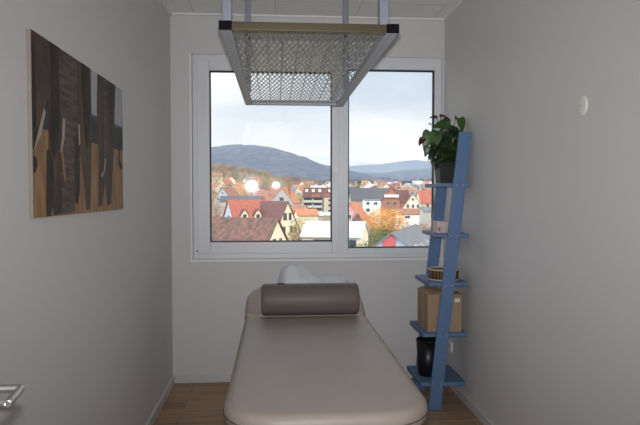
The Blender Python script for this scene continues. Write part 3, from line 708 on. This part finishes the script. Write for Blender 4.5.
for k in range(26):
    xx = -11.5+lr.random()*16; yy = 2.4+lr.random()*2.0; ln = .5+lr.random()*.7; wd_ = .12+lr.random()*.35
    if yy+ln > 5: ln = 5-yy
    sp.add([(xx, -yy, Hb-yy*sr+.25), (xx+wd_, -yy, Hb-yy*sr+.25), (xx+wd_, -yy-ln, Hb-(yy+ln)*sr+.25), (xx, -yy-ln, Hb-(yy+ln)*sr+.25)], [(0, 1, 2, 3)])
so_ = sp.build('roof_snow', rmat('white'), bn); so_.modifiers.new('s', 'SOLIDIFY').thickness = .05; tag(so_, kind='stuff')

# far houses of the village climbing the valley side
far = [('red', 'cream'), ('rust', 'beige'), ('white', 'white'), ('brown', 'white'), ('orange', 'cream'), ('white', 'beige'), ('grey', 'white')]
adj = {'red': 'red roofed pale', 'rust': 'rust roofed beige', 'white': 'snow roofed', 'brown': 'brown roofed white', 'orange': 'orange roofed cream', 'grey': 'grey roofed white'}
protos = []
fr_ = random.Random(21)
spots = []
named = [(o.location.x, o.location.y) for o in COL.objects if o.type == 'EMPTY' and o.location.y > 50]
for k in range(900):
    px = fr_.uniform(200, 442); d = fr_.uniform(330, 900)
    if px < 300: d = fr_.uniform(400, 640)
    x = at(px, 190, Y=d).x; ok = all(math.hypot(x-a, d-b) > 17 for a, b in spots+named)
    if ok: spots.append((x, d))
    if len(spots) >= 95: break
for k, (x, d) in enumerate(spots):
    t_ = k % len(far)
    if k >= len(far) and t_ in (2, 5) and x < d*.04: t_ = (3, 0)[k % 2]
    if k < len(far):
        e = empty('village_house', (0, 0, 0)); L, W, H, Rr = 10+t_ % 3*2, 8.2, 4.6+t_ % 2*1.4, 3.6
        mb = MB(); xx, yy = L/2, W/2
        mb.add([(-xx, -yy, -3), (xx, -yy, -3), (xx, yy, -3), (-xx, yy, -3), (-xx, -yy, H), (xx, -yy, H), (xx, yy, H), (-xx, yy, H), (-xx, 0, H+Rr), (xx, 0, H+Rr)],
               [(0, 1, 5, 4), (2, 3, 7, 6), (1, 2, 6, 9, 5), (3, 0, 4, 8, 7)])
        mb.build('wall', wmat(far[t_][1]), e); prism_roof(L, W, Rr, .3, .16, H, .4).build('roof', rmat(far[t_][0]), e)
        wnd = MB()
        for s in (-1, 1):
            MB().box(s*xx-.05, s*xx+.05, -.6, .6, H-1.8, H-.5).build('window', pane_m, e)
            for q in (-2.6, 2.6): MB().box(q-.6, q+.6, s*yy-.05, s*yy+.05, H-2.2, H-.8).build('window', pane_m, e)
        protos.append(e)
    else: e = copy_tree(protos[t_])
    e.location = (x, d, ground_z(x, d)); e.rotation_euler.z = fr_.uniform(0, math.pi)
    tag(e, 'small distant %s house among the far village roofs' % adj[far[t_][0]], 'house', '%s houses far up the valley' % adj[far[t_][0]].split(' roofed')[0])
# trees and bushes
def crown(n, rx, rz, size, seed, sparse=0):
    q = random.Random(seed); mb = MB()
    for _ in range(n):
        while True:
            v = Vector((q.uniform(-1, 1), q.uniform(-1, 1), q.uniform(-1, 1)))
            if .35 < v.length < 1: break
        lump = 1+.22*noise.noise(v.normalized()*2.2+Vector((seed, 0, 0)))
        c = Vector((v.x*rx*lump, v.y*rx*lump, v.z*rz*lump))
        a = Vector((q.gauss(0, 1), q.gauss(0, 1), q.gauss(0, 1))).normalized(); b = a.orthogonal().normalized()
        s = size*q.uniform(.6, 1.3); mb.add([c-a*s, c+b*s*.5, c+a*s, c-b*s*.5], [(0, 1, 2, 3)])
    return mb
tk = {'orange': ((232, 178, 100), (212, 150, 84)), 'brown': ((146, 116, 92), (122, 96, 78)), 'green': ((108, 122, 72), (82, 98, 60)), 'olive': ((170, 152, 96), (140, 128, 84)), 'dark': ((58, 76, 58), (46, 62, 50)), 'rusty': ((176, 136, 108), (150, 114, 92))}
tp = {}
bark = mat('bark', (92, 76, 66), .95)
def tree(px, py, d, h, kind, label, group, wide=.5):
    p = at(px, py, Y=d); g = ground_z(p.x, d)
    if kind not in tp:
        e = empty('bush' if kind in ('green', 'brown') else 'tree', (0, 0, 0)); sc = 1
        cm = om('foliage_'+kind, tk[kind][0], .9, rgb2=tk[kind][1], vscale=2.5)
        c = crown(2600 if kind in ('dark', 'green', 'orange') else 1500, .5, .42, .022, len(tp)+1).build('crown', cm, e, loc=(0, 0, .56))
        tr_ = MB().tube((0, 0, -.1), (0, 0, .45), .03, 8, r2=.018)
        for k in range(7):
            a = k*2.4; tr_.tube((0, 0, .2+.03*k), (math.cos(a)*.28, math.sin(a)*.28, .45+.05*k), .010, 5, r2=.004)
        tr_.build('trunk', bark, e); tp[kind] = e
    else: e = copy_tree(tp[kind])
    e.name = 'tree' if h > 4 else 'bush'
    e.location = (p.x, d, g); e.scale = (h*wide*2, h*wide*2, h); e.rotation_euler.z = rnd.uniform(0, 6)
    tag(e, label, 'tree' if h > 4 else 'bush', group)
def T(px, top, d, kind, label, group=None, wide=.5):
    p = at(px, top, Y=d); tree(px, top, d, max(1.2, p.z-ground_z(p.x, d)), kind, label, group, wide)
T(385, 206.5, 160, 'orange', 'broad orange leaved tree in middle of right pane', wide=.62)
T(367, 211, 192, 'olive', 'olive brown tree left of the orange tree', wide=.5)
T(400, 218, 150, 'rusty', 'rust brown tree right of the orange tree', wide=.45)
T(375, 225.5, 126, 'green', 'green tree below the olive brown tree, between the two barns', wide=.5)
T(387, 227.5, 140, 'green', 'green tree just behind the gable peak of the grey roofed barn', wide=.5)
T(304, 216, 140, 'olive', 'olive hedge tree right of the cream gabled house', wide=.45)
T(314, 219, 146, 'olive', 'olive tree between cream gable and barn roof', wide=.4)
T(298, 229, 128, 'brown', 'low bare brown tree at the foot of the cream gabled house', wide=.5)
T(329, 213, 182, 'olive', 'olive bushy tree at right edge of left pane', wide=.5)
T(357, 213, 160, 'dark', 'dark conifer beside the pink house', wide=.2)
T(213, 200, 185, 'rusty', 'pale rust tree at left edge of left pane', wide=.45)
T(216, 193, 240, 'olive', 'olive tree in front of the pale grey gabled house', wide=.3)
T(421, 222, 135, 'rusty', 'rust brown shrub tree behind the grey barn roof', wide=.5)
T(364, 240, 90, 'green', 'low green shrub beside the cream gable of the snow roofed barn', wide=.25)
T(247, 179, 360, 'olive', 'tall pale olive tree rising above the far left roofs', wide=.4)
kinds = ['rusty', 'brown', 'olive', 'dark', 'rusty', 'brown', 'olive', 'brown']
for k in range(330):
    px = fr_.uniform(203, 440) if k % 2 else fr_.uniform(203, 320); d = fr_.uniform(330, 1250); kd = kinds[k % 8]
    x = at(px, 190, Y=d).x
    if any(math.hypot(x-a, d-b) < 11 for a, b in spots+named): continue
    named.append((x, d)); h = fr_.uniform(7, 12)
    p = Vector((x, d, 0)); e = copy_tree(tp[kd]) ; e.name = 'tree'; e.location = (x, d, ground_z(x, d)-.3); e.scale = (h*.9, h*.9, h); e.rotation_euler.z = fr_.uniform(0, 6)
    cname = {'rusty': 'rust brown', 'brown': 'bare brown', 'olive': 'olive', 'dark': 'dark green', 'orange': 'orange', 'green': 'green'}[kd]
    tag(e, 'small distant %s tree between the far village houses' % cname, 'tree', 'distant %s trees in the valley' % cname)
for e in tp.values(): pass

# thin winter haze filling the valley air
hz_ = bpy.data.materials.new('valley_haze'); hz_.use_nodes = True; n_ = hz_.node_tree; n_.nodes.clear()
ov_ = n_.nodes.new('ShaderNodeOutputMaterial'); vv = n_.nodes.new('ShaderNodeVolumeScatter'); vv.inputs['Color'].default_value = (.93, .97, 1, 1); vv.inputs['Density'].default_value = .0001; vv.inputs['Anisotropy'].default_value = 0.0
n_.links.new(vv.outputs[0], ov_.inputs['Volume'])
hz = MB().box(-2500, 2500, 75, 3600, -20, 150).build('haze', hz_); tag(hz, kind='stuff')
hz['label'] = 'thin winter haze over the valley'; hz['category'] = 'haze'
#OUT-END

# ------------------------------------------------------------------ light and camera
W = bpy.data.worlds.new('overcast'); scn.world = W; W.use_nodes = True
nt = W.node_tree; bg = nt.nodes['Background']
tc = nt.nodes.new('ShaderNodeTexCoord'); mp = nt.nodes.new('ShaderNodeMapping'); mp.inputs['Scale'].default_value = (1.6, 1.6, 5.0); mp.inputs['Location'].default_value = (.35, .2, .15)
nz = nt.nodes.new('ShaderNodeTexNoise'); nz.inputs['Scale'].default_value = 1.5; nz.inputs['Detail'].default_value = 5; nz.inputs['Roughness'].default_value = .5
cr = nt.nodes.new('ShaderNodeValToRGB')
e = cr.color_ramp.elements; e[0].position = .34; e[0].color = (.50, .58, .70, 1); e[1].position = .62; e[1].color = (1.0, 1.01, 1.04, 1)
m1 = cr.color_ramp.elements.new(.47); m1.color = (.64, .71, .82, 1)
nt.links.new(tc.outputs['Generated'], mp.inputs[0]); nt.links.new(mp.outputs[0], nz.inputs['Vector']); nt.links.new(nz.outputs['Fac'], cr.inputs[0])
# brighter, whiter band of cloud low over the valley
sx = nt.nodes.new('ShaderNodeSeparateXYZ'); nt.links.new(tc.outputs['Generated'], sx.inputs[0])
mr = nt.nodes.new('ShaderNodeMapRange'); mr.inputs['From Min'].default_value = .02; mr.inputs['From Max'].default_value = .19; mr.inputs['To Min'].default_value = .85; mr.inputs['To Max'].default_value = 0; mr.interpolation_type = 'SMOOTHSTEP'
nt.links.new(sx.outputs['Z'], mr.inputs['Value'])
mx = nt.nodes.new('ShaderNodeMix'); mx.data_type = 'RGBA'; nt.links.new(mr.outputs[0], mx.inputs[0]); nt.links.new(cr.outputs[0], mx.inputs[6]); mx.inputs[7].default_value = (.98, .99, 1.01, 1)
nt.links.new(mx.outputs[2], bg.inputs['Color'])
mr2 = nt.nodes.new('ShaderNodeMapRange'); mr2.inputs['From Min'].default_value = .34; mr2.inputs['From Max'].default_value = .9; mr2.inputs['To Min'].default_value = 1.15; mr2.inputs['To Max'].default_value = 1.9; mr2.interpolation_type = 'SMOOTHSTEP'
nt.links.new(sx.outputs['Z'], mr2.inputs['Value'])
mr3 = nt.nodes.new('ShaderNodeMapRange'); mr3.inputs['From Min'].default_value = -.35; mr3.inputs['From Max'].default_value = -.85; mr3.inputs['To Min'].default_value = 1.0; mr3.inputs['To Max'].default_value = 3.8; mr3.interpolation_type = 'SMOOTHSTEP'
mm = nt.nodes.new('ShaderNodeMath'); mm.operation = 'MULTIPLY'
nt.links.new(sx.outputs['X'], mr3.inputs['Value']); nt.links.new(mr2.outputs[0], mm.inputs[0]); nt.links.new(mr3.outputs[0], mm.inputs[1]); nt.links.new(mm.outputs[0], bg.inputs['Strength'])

def light(name, kind, loc, rot, energy, color=(1, 1, 1), **k):
    l = bpy.data.lights.new(name, kind); l.energy = energy; l.color = color
    for a, b in k.items(): setattr(l, a, b)
    o = bpy.data.objects.new(name, l); COL.objects.link(o); o.location = loc; o.rotation_euler = rot
    return o
light('sun', 'SUN', (0, -20, 30), (R(66), 0, R(38)), 2.3, (1, .88, .72), angle=R(.8))
pl = light('window_portal', 'AREA', ((WX0+WX1)/2, YB+.2, (WZ0+WZ1)/2), (R(-90), 0, 0), 1, shape='RECTANGLE', size=WX1-WX0, size_y=WZ1-WZ0)
pl.data.cycles.is_portal = True
light('camera_flash', 'AREA', (0.0, 0.02, EYE+.06), (R(92), 0, -YAW-R(3)), 15.5, (.95, .97, 1), shape='RECTANGLE', size=.035, size_y=.015, spread=R(90))

cam = bpy.data.cameras.new('camera'); co = bpy.data.objects.new('camera', cam); COL.objects.link(co); scn.camera = co
cam.sensor_width = 36; cam.lens = F/640*36; cam.clip_start = .05; cam.clip_end = 20000
co.location = (0, 0, EYE); co.rotation_euler = (R(90)-PIT, 0, -YAW)
vs = scn.view_settings; vs.view_transform = 'Standard'; vs.look = 'None'; vs.gamma = 1; vs.exposure = .13; vs.use_curve_mapping = False
scn.cycles.use_denoising = True; scn.cycles.max_bounces = 10; scn.cycles.diffuse_bounces = 6; scn.cycles.transparent_max_bounces = 16
